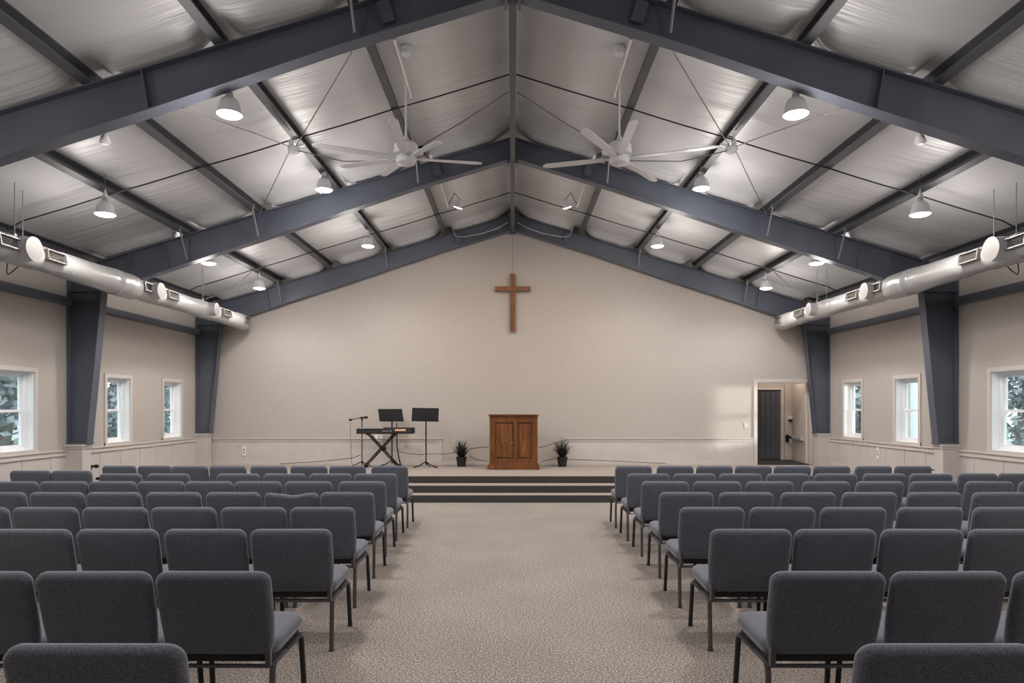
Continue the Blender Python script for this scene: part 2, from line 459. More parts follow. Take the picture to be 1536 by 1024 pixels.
# inner frame, curtain, exit door with bars
mb = MB(); mb.b(6.12, 6.20, VY-.03, VY, STG, 2.04); mb.b(5.3, 6.12, VY-.03, VY, 1.965, 2.04); trim(mb)
root = thing('curtain', (5.72, VY-.07, STG), 'dark grey pleated curtain hanging full height in the doorway right of the stage', 'curtain')
mb = MB(); bm = mb.bm; n = 90; rows = []
for z in (.0+.03, 1.575):
    rows.append([bm.verts.new((-.42+.80*i/n, .020*math.sin(i*.43+.8*math.sin(i*.11))+.008*math.sin(i*1.07+z*2), z)) for i in range(n+1)])
rows2 = [[bm.verts.new((v.co.x, v.co.y+.006, v.co.z)) for v in r] for r in rows]
for i in range(n):
    bm.faces.new((rows[0][i], rows[0][i+1], rows[1][i+1], rows[1][i])); bm.faces.new((rows2[0][i], rows2[1][i], rows2[1][i+1], rows2[0][i+1]))
for k in (0, 1):
    for i in range(n): bm.faces.new((rows[k][i], rows2[k][i], rows2[k][i+1], rows[k][i+1]))
bmesh.ops.recalc_face_normals(bm, faces=bm.faces)
mb.build('curtain_cloth', M['curtain'], root, smooth=True)
mb = MB(); mb.tube([(-.44, .0, 1.59), (.39, .0, 1.59)], .012); mb.build('curtain_rod', M['black'], root)
root = thing('door_1', (6.40, VY, STG), None, None); root['kind'] = 'structure'
mb = MB(); mb.b(-.19, .30, -.045, -.001, .01, 2.03); mb.build('door_leaf', M['door'], root)
mb = MB(); mb.b(-.17, .2, -.115, -.085, .50, .545, .006); mb.b(-.18, -.12, -.10, -.045, .42, .58, .006); mb.build('panic_bar', M['black'], root)
mb = MB(); mb.b(-.10, -.02, -.075, -.045, .38, .48, .006); mb.build('latch_guard', M['white'], root)
mb = MB(); mb.b(-.13, -.04, -.10, -.045, .93, 1.00, .01); mb.build('door_closer', M['white'], root)
mb = MB(); mb.b(-.11, -.05, -.115, -.045, .88, .93, .01); mb.build('lock_body', M['black'], root)
# open leaf with a silver push bar, hinged on the right jamb
root = thing('door_2', (DX1-.012, YB+.17, STG), None, None, rz=R(83)); root['kind'] = 'structure'
mb = MB(); mb.b(0, .92, 0, .045, .01, 1.72); mb.build('door_leaf', M['door'], root)
mb = MB(); mb.b(.12, .80, .075, .115, .50, .56, .008); mb.b(.12, .22, .045, .09, .485, .575, .006); mb.b(.74, .82, .045, .09, .495, .565, .006); mb.build('push_bar', M['silver'], root)
l = bpy.data.lights.new('vestibule_fill', 'POINT'); l.energy = 16; l.color = (1, .86, .74); l.shadow_soft_size = .1  # unseen point light added to brighten the vestibule
o = bpy.data.objects.new('vestibule_fill', l); o.location = (5.9, 14.55, 2.5); COL.objects.link(o)

# ------------------------------------------------------------------ stage
root = thing('stage', (0, 12.5, 0), 'low beige carpeted stage across the back with three dark steps in front', 'stage')
def loc_part(mb, name, m, root, **k):
    bmesh.ops.translate(mb.bm, verts=mb.bm.verts, vec=-Vector(root.location)); return mb.build(name, m, root, **k)
RS = (11.14, 11.42, 11.74); h = STG/3
XS = XW-.021
mb = MB(); mb.b(-XS, XS, RS[2], YB-.031, h*3-.012, STG); loc_part(mb, 'stage_floor', M['stagecarpet'], root)
mb = MB(); mb.b(-XS, XS, RS[2]+.012, YB-.031, 0.001, h*3-.012); loc_part(mb, 'stage_base', M['cushion_black'], root)
for i in range(3):
    mb = MB(); mb.b(-XS, XS, RS[i]+.004, RS[i]+.012, .001 if i == 0 else h*i, h*(i+1)-.012)
    loc_part(mb, 'riser', M['riser'], root, label='dark charcoal carpeted riser')
    if i < 2:
        mb = MB(); mb.b(-XS, XS, RS[i], RS[i+1]+.004, h*(i+1)-.012, h*(i+1), .003); mb.b(-XS, XS, RS[i]+.012, RS[i+1]+.004, .001, h*(i+1)-.012)
        loc_part(mb, 'tread', M['stagecarpet'], root)
# low side platforms in front of the stage
for s in (-1, 1):
    root = thing('side_platform', (s*5.85, 10.35, 0), 'low white platform with black top edge by the %s wall before the stage' % ('left' if s < 0 else 'right'), 'platform')
    mb = MB(); mb.b(-.42, .42, -.28, .28, 0, .50); mb.build('platform_base', M['white'], root)
    mb = MB(); mb.b(-.44, .44, -.30, .30, .50, .535, .006); mb.build('platform_top', M['black'], root)

# ------------------------------------------------------------------ steel frames
def depth_at(x):
    pts = ((0, .31), (1.5, .315), (3.2, .38), (4.6, .41), (6.02, .46))
    for (a, da), (b_, db) in zip(pts, pts[1:]):
        if x <= b_: return da+(db-da)*(x-a)/(b_-a)
    return .46
names = ('nearest the camera', 'in the middle of the room', 'against the back wall')
for fi, fy in enumerate(FRAMES):
    root = thing('steel_frame', (0, fy, 0), 'slate blue tapered steel portal frame ' + names[fi], 'steel frame', 'slate steel portal frames')
    wy = .15
    for s in (-1, 1):
        mb = MB(); xsn = (0.02, 1.5, 3.2, 4.6, 6.02)
        topl = [(s*x, roof(x)-.012) for x in xsn]; botl = [(s*x, roof(x)-depth_at(x)) for x in xsn]
        mb.prism(topl+botl[::-1], 'y', -.006, .006)
        mb.beam((s*.02, 0, roof(.02)-.006), (s*6.53, 0, roof(6.53)-.006), wy, .012)
        for a, b_ in zip(botl, botl[1:]): mb.beam((a[0], 0, a[1]), (b_[0], 0, b_[1]), wy, .012)
        rf = mb.build('rafter', M['steel'], root)
        for xx in ((3.24,), (5.09, 5.6), (5.05,))[fi]:
            mb = MB(); dd = depth_at(xx)
            mb.box((s*xx, 0, roof(xx)-dd/2-.006), (.012, wy-.02, dd-.02), Matrix.Rotation(s*SA*.6, 3, 'Y')); mb.build('stiffener', M['steel'], rf)
        # splice plate near the ridge, apex end plate
        mb = MB(); mb.box((s*1.12, -.055, roof(1.12)-.14), (.11, .012, .20), Matrix.Rotation(s*SA, 3, 'Y')); mb.box((s*1.12, -.03, roof(1.12)-.30), (.14, .05, .03), Matrix.Rotation(s*SA, 3, 'Y'))
        mb.build('hanger_plate', M['steel'], rf)
        mb = MB(); mb.b(s*.045, s*.075, -wy/2, wy/2, roof(.2)-.33, roof(.06)-.02); mb.build('ridge_plate', M['steel'], rf)
        # column
        mb = MB()
        zb, zt_, = 1.07, roof(6.02)-.46
        xi0, xi1 = 6.245, 6.03
        ztop = roof(6.3)-.02
        mb.prism([(s*6.525, zb), (s*xi0, zb), (s*xi1, zt_), (s*6.03, roof(6.03)-.02), (s*6.525, roof(6.525)-.02)], 'y', -.006, .006)
        mb.b(s*6.515, s*6.53, -wy/2, wy/2, zb, roof(6.53)-.02)
        mb.beam((s*xi0, 0, zb), (s*xi1, 0, zt_), wy, .014)
        mb.beam((s*xi1, 0, zt_), (s*xi1, 0, roof(6.03)-.02), wy, .014)
        cl = mb.build('column', M['steel'], root)
        mb = MB(); mb.b(s*6.53, s*6.225, -wy/2-.01, wy/2+.01, 1.052, 1.075); mb.build('base_plate', M['steel'], cl)
        mb = MB(); mb.b(s*6.515, s*6.05, -wy/2+.01, wy/2-.01, 3.10, 3.112); mb.b(s*6.515, s*6.05, -wy/2+.01, wy/2-.01, zt_-.006, zt_+.006); mb.build('web_plate', M['steel'], cl)
        # flange braces from purlins down to the rafter's lower flange
        for px in ((1.38,) if fi == 0 else (1.38, 3.72, 4.76) if fi == 1 else (2.58, 4.76)):
            mb = MB(); z1 = roof(px)+.02; z0 = roof(px)-depth_at(px)+.02
            mb.beam((s*px, -.30, z1), (s*px, -.30, z1+.001), .02, .02)
            mb.tube([(s*px, -.32, z1), (s*(px-.0), -.10, z0+.02)], .013, 6)
            mb.box((s*px, -.32, z1), (.05, .03, .05)); mb.build('flange_brace', M['galv'], root)
# purlins ---------------------------------------------------------------
ORD = ('first', 'second', 'third', 'fourth', 'fifth')
def cprofile(mb, s, x, z, y0, y1, w=.085, hh=.15, t=.012):
    """channel opening towards the ridge, bottom at z, tilted with the roof"""
    ux = Vector((math.cos(SA), -math.sin(SA)*1.0)); uz = Vector((math.sin(SA), math.cos(SA)))
    def P(a, b_): v = ux*a+uz*b_; return (s*(x+v.x), z+v.y)
    pts = [P(-w/2, 0), P(w/2, 0), P(w/2, hh), P(-w/2, hh), P(-w/2, hh-t), P(w/2-t, hh-t), P(w/2-t, t), P(-w/2+t*.6, t), P(-w/2+t*.6, t*2.2), P(-w/2, t*2.2)]
    mb.prism(pts, 'y', y0, y1)
for s in (-1, 1):
    side = 'left' if s < 0 else 'right'
    for i, px in enumerate(PUR):
        mb = MB(); z = roof(px)+.002
        cprofile(mb, s, px, z, 3.5, YB-.002)
        lab = ('grey steel roof purlin, %s out from the ridge on the %s slope' % (ORD[i], side)) if i < 4 else 'grey steel eave purlin above the %s air duct' % side
        mb.build('roof_purlin', M['steel2'], origin=(s*px, 8.0, z), label=lab, cat='purlin', group='steel roof purlins')
    for (ya, yb, w) in ((FRAMES[0]+.1, FRAMES[1]-.1, 'nearer'), (FRAMES[1]+.1, FRAMES[2]-.1, 'farther')):
        mb = MB(); mb.b(s*6.53, s*6.44, ya, yb, 3.08, 3.19); mb.b(s*6.44, s*6.40, ya, yb, 3.08, 3.10)
        mb.build('wall_girt', M['steel'], origin=(s*6.48, (ya+yb)/2, 3.08), label='slate steel girt high on the %s wall, in the %s bay' % (side, w), cat='beam')
mb = MB(); mb.b(-.036, .036, 4.2, YB-.01, 5.215, 5.235); mb.b(-.018, .018, 4.2, YB-.01, 5.235, 5.68); mb.b(-.036, -.030, 4.2, YB-.01, 5.235, 5.27); mb.b(.030, .036, 4.2, YB-.01, 5.235, 5.27)
mb.build('ridge_beam', M['steel2'], origin=(0, 9, 5.215), label='grey steel ridge beam running down the centre of the ceiling', cat='beam')

# roof rods and cables -----------------------------------------------------
def cable(name, pts, r, m, label, cat='cable', group=None):
    mb = MB(); mb.tube(pts, r, 6); return mb.build(name, m, origin=pts[0], label=label, cat=cat, group=group)
for s in (-1, 1):
    side = 'left' if s < 0 else 'right'
    for (y, w) in ((7.9, 'middle'), (12.25, 'rear')):
        def zz(x, o=-.0): return roof(x)-.01+o
        pts = []
        edges = (0.04,)+PUR[:4]+(6.0,)
        for a, b_ in zip(edges, edges[1:]):
            for k in range(6):
                t = k/6; x = a+(b_-a)*t; pts.append((s*x, y, zz(x)-.008*math.sin(PI*t)))
        pts.append((s*6.0, y, zz(6.0)-.05))
        cable('ceiling_cable', pts, .009, M['cable'], 'black cable strung under the %s roof slope across the %s bay' % (side, w))
    A = (s*1.44, 5.97, 4.775); D = (s*2.56, 7.72, 4.60); B_ = (s*3.73, 9.70, 4.32)
    cable('brace_cable', [A, (s*2.50, 7.70, 4.615)], .006, M['cablegrey'], 'thin bracing wire from near frame to the %s ceiling sensor' % side, 'cable')
    cable('brace_cable', [(s*2.60, 7.78, 4.59), B_], .006, M['cablegrey'], 'thin bracing wire from the %s ceiling sensor back to the middle frame' % side, 'cable')
    cable('sensor_wire', [(s*2.95, 5.97, 4.27), (s*2.70, 6.9, 4.44), (s*2.58, 7.68, 4.60)], .006, M['cablegrey'], 'thin wire rising from near frame to the %s ceiling sensor' % side, 'cable')
    cable('sensor_wire', [(s*2.52, 7.74, 4.58), (s*1.9, 7.5, 4.36), (s*1.25, 7.1, 4.22)], .006, M['cablegrey'], 'grey wire from the %s ceiling sensor to the %s fan' % (side, side), 'cable')
    # sensor
    root = thing('ceiling_sensor', (s*2.54, 7.74, 4.60), 'round white sensor with side arm under the %s roof slope beyond the near frame' % side, 'sensor')
    mb = MB(); mb.lathe([(.001, -.055), (.055, -.05), (.072, -.02), (.072, .0), (.03, .012), (.012, .03)], seg=20); mb.build('sensor_disc', M['fan'], root, smooth=True)
    mb = MB(); mb.box((-s*.06, -.01, .02), (.16, .03, .025), Matrix.Rotation(s*.3, 3, 'Y'), .004); mb.lathe([(.03, .02), (.03, .08), (.012, .11), (.006, .17)], (s*.03, 0, 0), seg=10); mb.build('mounting_arm', M['fan'], root)
    # pale conduit tube and spot
    for k, (ya, yb, fr) in enumerate(((6.03, 6.84, 'near'), (9.95, 11.07, 'middle'))):
        xe, ze = ((1.035, 4.79), (1.075, 4.93))[k]; mb = MB(); mb.tube([(s*1.07, ya, 4.93), (s*(1.07+xe)/2, (ya+yb)/2, (4.93+ze)/2), (s*xe, yb-.02, ze)], .014, 8); mb.lathe([(.004, -.03), (.022, -.015), (.022, .01), (.004, .02)], (s*xe, yb, ze), 'y', 10)
        mb.tube([(s*1.07, ya, 4.93), (s*1.07, ya-.02, 5.0)], .008, 6)
        mb.build('conduit_pipe', M['conduit'], origin=(s*1.07, ya, 4.93), label='pale conduit pipe sticking out behind the %s frame, %s of the ridge' % (fr, side), cat='pipe')
    root = thing('spotlight', (s*.93, 11.35, 4.99), 'small lit spotlight aimed down near the ridge, %s side of the rear bay' % side, 'spotlight')
    rot = Matrix.Rotation(s*R(-18), 3, 'Y') @ Matrix.Rotation(R(12), 3, 'X')
    mb = MB(); mb.lathe([(.03, .13), (.05, .11), (.06, .05), (.085, .0), (.080, .0)], seg=18, mtx=rot); mb.build('spot_housing', M['shade'], root, smooth=True)
    mb = MB(); mb.lathe([(.078, -.002), (.04, -.012), (.001, -.015)], seg=18, mtx=rot); mb.build('spot_lens', M['lensS'], root)
    mb = MB(); mb.tube([rot @ Vector((0, 0, .13)), (s*.05, -.1, .22), (s*.14, -.30, -.05)], .006, 6); mb.build('spot_cord', M['cable'], root)
    l = bpy.data.lights.new('spot_bulb', 'SPOT'); l.energy = 130; l.color = (1, .83, .66); l.spot_size = R(118); l.spot_blend = .9; l.shadow_soft_size = .06
    o = bpy.data.objects.new('spot_bulb', l); o.parent = root; o.location = rot @ Vector((0, 0, -.03)); o.rotation_euler = (R(38), s*R(-6), 0); COL.objects.link(o)
    # small drop bracket and looped wire on the rear frame
    cable('looped_wire', [(s*1.32, 13.68, 5.44), (s*1.24, 13.68, 5.26), (s*1.17, 13.69, 5.10), (s*1.0, 13.69, 5.09), (s*.62, 13.69, 5.16), (s*.30, 13.69, 5.27), (s*.10, 13.68, 5.38)], .007, M['conduit'], 'pale looped wire across the rear frame, %s of the ridge' % side, 'cable')
    # small white fixtures tucked under the near rafter
    mb = MB(); mb.lathe([(.012, .08), (.035, .05), (.05, 0), (.03, -.02)], (s*3.73, 6.1, 4.02), seg=14); mb.tube([(s*3.73, 6.1, 4.1), (s*3.73, 6.02, 4.2)], .008, 6)
    mb.build('emergency_light', M['shade'], origin=(s*3.73, 6.1, 4.0), smooth=True, label='small white light head under the near rafter, %s side' % side, cat='light')

# ------------------------------------------------------------------ high bay lamps
def make_lamp():
    root = thing('pendant_lamp', (0, 0, 0), 'x', 'pendant lamp', 'white bell pendant lamps')
    mb = MB(); mb.lathe([(.030, .155), (.052, .150), (.078, .125), (.092, .085), (.100, .04), (.112, .0), (.108, .0), (.09, .05), (.06, .12)], seg=28); mb.build('lamp_shade', M['shade'], root, smooth=True)
    mb = MB(); mb.lathe([(.107, .003), (.09, -.012), (.05, -.022), (.002, -.026)], seg=28); mb.build('lamp_lens', M['lens'], root, smooth=True)
    mb = MB(); mb.lathe([(.026, .155), (.034, .165), (.034, .185), (.018, .195)], seg=16); mb.build('lamp_collar', M['silver'], root, smooth=True)
    mb = MB(); mb.lathe([(.030, .195), (.034, .21), (.010, .275), (.006, .30)], seg=14); mb.build('lamp_canopy', M['shade'], root, smooth=True)
    return root
lampk = []
LY = ((6.05, 2.57, 4.25), (9.08, 2.57, 4.55), (11.84, 2.57, 4.45), (7.77, 4.75, 3.84), (10.42, 4.75, 3.84), (12.5, 4.75, 3.82))
LN = ('nearest one, just under the near rafter', 'just before the middle frame, upper row', 'rear bay, upper row', 'low row above the duct, nearest',
      'low row, just behind the middle frame', 'low row, farthest one')
LP = 150; LPT = 30; LC = (1, .935, .885)
def bulb(x, y, z, k):
    l = bpy.data.lights.new('lamp_bulb', 'SPOT'); l.energy = LP*k; l.color = LC; l.shadow_soft_size = .09; l.spot_size = R(168); l.spot_blend = .6
    lo = bpy.data.objects.new('lamp_bulb', l); lo.location = (x, y, z); COL.objects.link(lo)
    l = bpy.data.lights.new('ceiling_fill', 'POINT'); l.energy = LPT*(k if k > .8 else k+.3); l.color = LC; l.shadow_soft_size = .16  # added bare point light below the pendant, lifts ceiling and purlins
    lo = bpy.data.objects.new('ceiling_fill', l); lo.location = (x, y, z-(.36 if abs(x) < 3 else .12)); COL.objects.link(lo)
lamp0 = make_lamp()
first = True
for s in (-1, 1):
    for (y, x, z), nm in zip(LY, LN):
        o = lamp0 if first else copy_tree(lamp0); first = False
        if s > 0 and y == 9.08: x = 2.57; z = 4.57
        o.location = (s*x, y, z); o['label'] = '%s pendant lamp lit, %s' % ('left' if s < 0 else 'right', nm)
        zt_ = roof(x)-.0
        if zt_ > z+.30:
            pass
        mb = MB(); mb.tube([(0, 0, .29), (0, 0, zt_-z)], .005, 6); mb.build('lamp_cord', M['cablegrey'], o)
        bulb(s*x, y, z-.05, 1.15 if x < 3 else .55)
# the same rows of lamps go on over and behind the camera
for s in (-1, 1):
    for (y, x, z, kk) in ((3.0, 2.57, 4.5, .9), (.4, 2.57, 4.5, .08), (4.4, 4.75, 3.85, .55), (1.2, 4.75, 3.85, .1)):
        bulb(s*x, y, z-.05, kk)

# ------------------------------------------------------------------ fans
def fan(s, blades):
    side = 'left' if s < 0 else 'right'
    root = thing('ceiling_fan', (s*1.12, 7.0, 4.17), 'large white ceiling fan hanging %s of the ridge beam' % side, 'ceiling fan', 'white ceiling fans')
    mb = MB(); mb.lathe([(.02, .20), (.10, .195), (.125, .17), (.130, .10), (.125, .075), (.06, .06)], seg=32); mb.build('motor_housing', M['fan'], root, smooth=True)
    mb = MB(); mb.lathe([(.07, .06), (.10, .05), (.105, .02), (.095, -.015), (.06, -.03), (.002, -.032)], seg=32); mb.build('hub', M['fan'], root, smooth=True)
    mb = MB(); mb.tube([(0, 0, .19), (0, 0, roof(1.12)+.1-4.17)], .012, 10); mb.build('downrod', M['fan'], root)
    mb = MB(); mb.lathe([(.02, 1.10), (.05, 1.13), (.055, 1.20)], seg=16); mb.lathe([(.045, .20), (.03, .24), (.014, .28)], (0, 0, 0), seg=14); mb.build('rod_canopy', M['fan'], root, smooth=True)
    for ang, ln in blades:
        mb = MB(); prof = []
        n = 14; top_, bot_ = [], []
        bm = mb.bm
        for i in range(n+1):
            t = i/n; r_ = .17+(ln-.17)*t
            w = (.032+.012*math.sin(min(1, t*1.6)*PI/2)) * (1 if t < .93 else math.sqrt(max(.10, 1-((t-.93)/.075)**2)))
            pit = R(9)*(1-.35*t); c_, s_ = math.cos(pit), math.sin(pit)
            for (lst, th) in ((top_, .005), (bot_, -.005)):
                lst.append((bm.verts.new((r_, -w*c_, .035-w*s_+th)), bm.verts.new((r_, w*c_, .035+w*s_+th))))
        for i in range(n):
            bm.faces.new((top_[i][0], top_[i+1][0], top_[i+1][1], top_[i][1])); bm.faces.new((bot_[i][0], bot_[i][1], bot_[i+1][1], bot_[i+1][0]))
            for k in (0, 1): bm.faces.new((top_[i][k], bot_[i][k], bot_[i+1][k], top_[i+1][k]))
        for i in (0, n): bm.faces.new((top_[i][0], top_[i][1], bot_[i][1], bot_[i][0]))
        bmesh.ops.recalc_face_normals(bm, faces=bm.faces)
        bmesh.ops.rotate(bm, verts=bm.verts, matrix=Matrix.Rotation(R(ang), 3, 'Z'))
        bl = mb.build('blade', M['fan'], root, smooth=True)
        mb = MB(); mb.box((.13, 0, .035), (.13, .035, .012), None, .003); mb.box((.195, 0, .044), (.05, .05, .008), None, .002)
        bmesh.ops.rotate(mb.bm, verts=mb.bm.verts, matrix=Matrix.Rotation(R(ang), 3, 'Z')); mb.build('blade_iron', M['fan'], bl)
    return root
fan(-1, ((-88, .98), (-48, .62), (10, .80), (125, .62), (163, .78), (203, .95)))
fan(1, ((-91, .95), (-19, 1.0), (53, .88), (164, .82), (-122, .88)))
for s in (-1, 1):
    root = thing('motion_detector', (s*1.02, 7.35, 4.42), 'small white detector pod beside the %s fan on a wire' % ('left' if s < 0 else 'right'), 'detector')
    mb = MB(); mb.lathe([(.002, -.045), (.035, -.035), (.042, 0), (.02, .02)], seg=16); mb.build('detector_pod', M['fan'], root, smooth=True)
    mb = MB(); mb.box((0, 0, .035), (.06, .03, .03), None, .004); mb.build('detector_clamp', M['black'], root)
    cable('detector_wire', [(s*1.04, 7.35, 4.46), (s*.6, 7.6, 4.83), (s*.05, 7.8, 5.28)], .006, M['cablegrey'], 'grey wire from ridge beam down to the %s detector pod' % ('left' if s < 0 else 'right'))

# ------------------------------------------------------------------ ducts
for s in (-1, 1):
    side = 'left' if s < 0 else 'right'
    CX, CZ, r = 5.50, 3.325, .145
    root = thing('air_duct', (s*CX, 9, CZ), 'round white air duct running along the top of the %s wall' % side, 'duct', 'white air ducts')
    prof = [(.02, 3.4-9), (r, 3.4-9), (r, 7.15-9), (r+.012, 7.16-9), (r+.012, 7.62-9), (r, 7.64-9)]
    for k in range(18):
        y = 8.05+k*.066; prof += [(r+.001+.00012*k*k, y-9), (r+.010+.0016*k*.35, y+.034-9)]
    prof += [(r+.035, 9.30-9), (r+.03, 9.62-9), (r+.006, 9.68-9), (r, 9.7-9), (r, 9.93-9), (r+.01, 9.95-9), (r+.01, 10.4-9), (r, 10.42-9), (r, 11.55-9), (r+.012, 11.57-9), (r+.012, 12.15-9), (r, 12.17-9), (r, 13.2-9), (r+.012, 13.22-9), (r+.012, 13.62-9), (r*.85, 13.70-9), (r*.4, 13.73-9), (.01, 13.73-9)]
    mb = MB(); mb.lathe(prof, (0, 0, 0), 'y', 36); mb.build('duct_tube', M['duct'], root, smooth=True)
    for y, rr in ((7.33, .130), (9.98, .118), (11.85, .110)):
        mb = MB(); mtx = None
        prof2 = [(rr*1.02, -s*.05), (rr*1.06, -s*.15), (rr, -s*.205), (rr, -s*.235)]
        mb.lathe(prof2, (0, y-9, .01), 'x', 32); bx = mb.build('side_outlet', M['duct'], root, smooth=True)
        mb = MB(); mb.lathe([(rr*.97, -s*.235), (rr*1.03, -s*.238), (rr*1.03, -s*.246), (rr*.1, -s*.250)], (0, y-9, .01), 'x', 32); mb.build('end_cap', M['ductcap'], bx, smooth=True)
    for y, L in ((7.08, .33), (7.79, .33), (9.80, .30), (10.48, .34), (12.45, .34), (13.42, .30)):
        nrm = Matrix.Rotation(s*R(8), 3, 'Y')
        mb = MB(); hh = .125; x_ = -s*(r+.012)
        for (ya, yb, za, zb) in ((-L/2, L/2, hh/2-.012, hh/2), (-L/2, L/2, -hh/2, -hh/2+.012), (-L/2, -L/2+.014, -hh/2+.012, hh/2-.012), (L/2-.014, L/2, -hh/2+.012, hh/2-.012)):
            mb.box((x_, y-9+(ya+yb)/2, (za+zb)/2), (.07, yb-ya, zb-za), None)
        bmesh.ops.rotate(mb.bm, verts=mb.bm.verts, matrix=nrm)
        g = mb.build('grille', M['ductcap'], root)
        mb = MB(); mb.box((x_*.93, y-9, 0), (.012, L-.03, hh-.024))
        bmesh.ops.rotate(mb.bm, verts=mb.bm.verts, matrix=nrm); mb.build('grille_back', M['grilledark'], g)
        mb = MB()
        for k in range(6): mb.box((x_*.99, y-9, -.042+.0168*k), (.018, L-.03, .008), Matrix.Rotation(s*R(-30), 3, 'Y'))
        bmesh.ops.rotate(mb.bm, verts=mb.bm.verts, matrix=nrm); mb.build('grille_slats', M['grille'], g)
    for y, dx in ((7.32, .03), (7.55, -.05), (9.98, .0), (11.75, .03), (11.95, -.04)):
        mb = MB(); mb.tube([(dx, y-9, .12), (dx, y-9, roof(CX, ZC)-CZ-.02)], .005, 6); mb.box((dx, y-9, .16), (.03, .03, .03)); mb.build('hanger_rod', M['galv'], root)
    mb = MB(); mb.tube([(s*.03, -1.70, -.14), (s*.08, -1.65, -.23), (s*.14, -1.55, -.25), (s*.17, -1.45, -.20), (s*.11, -1.40, -.10)], .006, 6); mb.build('looped_wire', M['cable'], root)
    cable('duct_wire', [(s*4.80, 12.3, roof(4.8)), (s*5.0, 12.1, 3.80), (s*5.2, 11.9, 3.62), (s*5.42, 11.75, 3.50)], .007, M['cablegrey'], 'grey wire from farthest low purlin to the rear end of the %s duct' % side)

# ------------------------------------------------------------------ cross
root = thing('wall_cross', (0, YB-.06, 3.17), 'dark stained wooden cross hanging high on the back wall', 'cross')
mb = MB(); mb.b(-.05, .05, -.03, .03, 0, 1.205, .004); mb.build('upright', M['walnut'], root)
mb = MB(); bmesh.ops.create_cube(mb.bm, size=1, matrix=Matrix.Translation((0, -.005, .89)) @ Matrix.Diagonal((.735, .075, .10, 1))); mb.build('crossbar', M['walnut'], root)
mb = MB(); mb.tube([(0, 0, 1.2), (0, .03, 1.98)], .0035, 6); mb.build('hanging_wire', M['cablegrey'], root)

# ------------------------------------------------------------------ lectern
LX, LYY = .018, 13.12
root = thing('lectern', (LX, LYY, STG), 'wide honey oak lectern with two raised panels at centre stage', 'lectern')
W, D, Hh = .93, .42, 1.045
mb = MB(); mb.b(-W/2-.04, W/2+.04, -D/2-.04, D/2+.03, 0, .085, .01); mb.b(-W/2-.02, W/2+.02, -D/2-.02, D/2+.01, .085, .115, .008); mb.build('base', M['oak'], root)
mb = MB(); mb.b(-W/2+.01, W/2-.01, -D/2+.03, D/2, .11, Hh-.03); mb.build('cabinet', M['oak'], root)
mb = MB(); f = .10; yf0, yf1 = -D/2, -D/2+.03
mb.b(-W/2, -W/2+f, yf0, yf1, .115, Hh-.03, .003); mb.b(W/2-f, W/2, yf0, yf1, .115, Hh-.03, .003); mb.b(.01, .07, yf0, yf1, .115, Hh-.03, .003)
for xa, xb in ((-W/2+f, .01), (.07, W/2-f)):
    mb.b(xa, xb, yf0, yf1, .115, .20, .003); mb.b(xa, xb, yf0, yf1, Hh-.13, Hh-.03, .003)
mb.build('face_frame', M['oak'], root)
for xa, xb in ((-W/2+f, .01), (.07, W/2-f)):
    mb = MB(); mb.b(xa+.035, xb-.035, yf0+.008, yf1, .235, Hh-.165, .010); mb.build('raised_panel', M['oak'], root)
mb = MB(); mb.b(-W/2-.03, W/2+.03, -D/2-.03, D/2+.03, Hh, Hh+.022, .006); mb.b(-W/2-.012, W/2+.012, -D/2-.012, D/2+.012, Hh-.03, Hh-.018, .003); mb.build('top', M['oak'], root)
mb = MB()
for k in range(38): x = -W/2+.012+k*(W-.02)/38; mb.b(x, x+.013, -D/2-.018, -D/2+.01, Hh-.018, Hh, 0)
mb.b(-W/2, W/2, -D/2+.01, D/2, Hh-.02, Hh); mb.build('dentil_moulding', M['walnut'], root)
mb = MB(); mb.lathe([(.004, -.02), (.012, -.016), (.012, -.006), (.006, 0)], (-.03, -D/2, .52), 'y', 12); mb.build('knob', M['silver'], root)

# ------------------------------------------------------------------ potted grass plants
def plant(x, y, label, seed, sc):
    rnd = random.Random(seed)
    root = thing('potted_plant', (x, y, STG), label, 'potted plant', 'potted grasses on the stage')
    mb = MB(); mb.lathe([(.078, 0), (.084, .005), (.105, .16), (.112, .165), (.115, .195), (.106, .195), (.098, .165), (.09, .16)], seg=24); mb.build('pot', M['pot'], root, smooth=True)
    mb = MB(); bm = mb.bm
    for i in range(230):
        a = rnd.uniform(0, 2*PI); tilt = rnd.uniform(.05, 1.15); L = rnd.uniform(.20, .43)*sc*(1.05-.25*tilt)
        p = Vector((math.cos(a)*rnd.uniform(0, .05), math.sin(a)*rnd.uniform(0, .05), .17)); d = Vector((math.cos(a)*math.sin(tilt*.6), math.sin(a)*math.sin(tilt*.6), math.cos(tilt*.6)))
        side = Vector((-math.sin(a), math.cos(a), 0)); w = rnd.uniform(.006, .011); prev = None; n = 5
        for k in range(n+1):
            t = k/n; ww = w*(1-t)**.6+.0008
            A = bm.verts.new(p-side*ww); Bv = bm.verts.new(p+side*ww)
            if prev: bm.faces.new((prev[0], prev[1], Bv, A))
            prev = (A, Bv); p = p+d*L/n; d = (d+Vector((math.cos(a)*.10, math.sin(a)*.10, -.12*tilt))).normalized()
    mb.build('foliage', M['leaf'], root, smooth=True)
plant(-1.045, 13.58, 'dark spiky grass in a black pot, left of the lectern', 3, 1.0)
plant(1.01, 13.58, 'dark spiky grass in a black pot, right of the lectern', 5, 1.08)

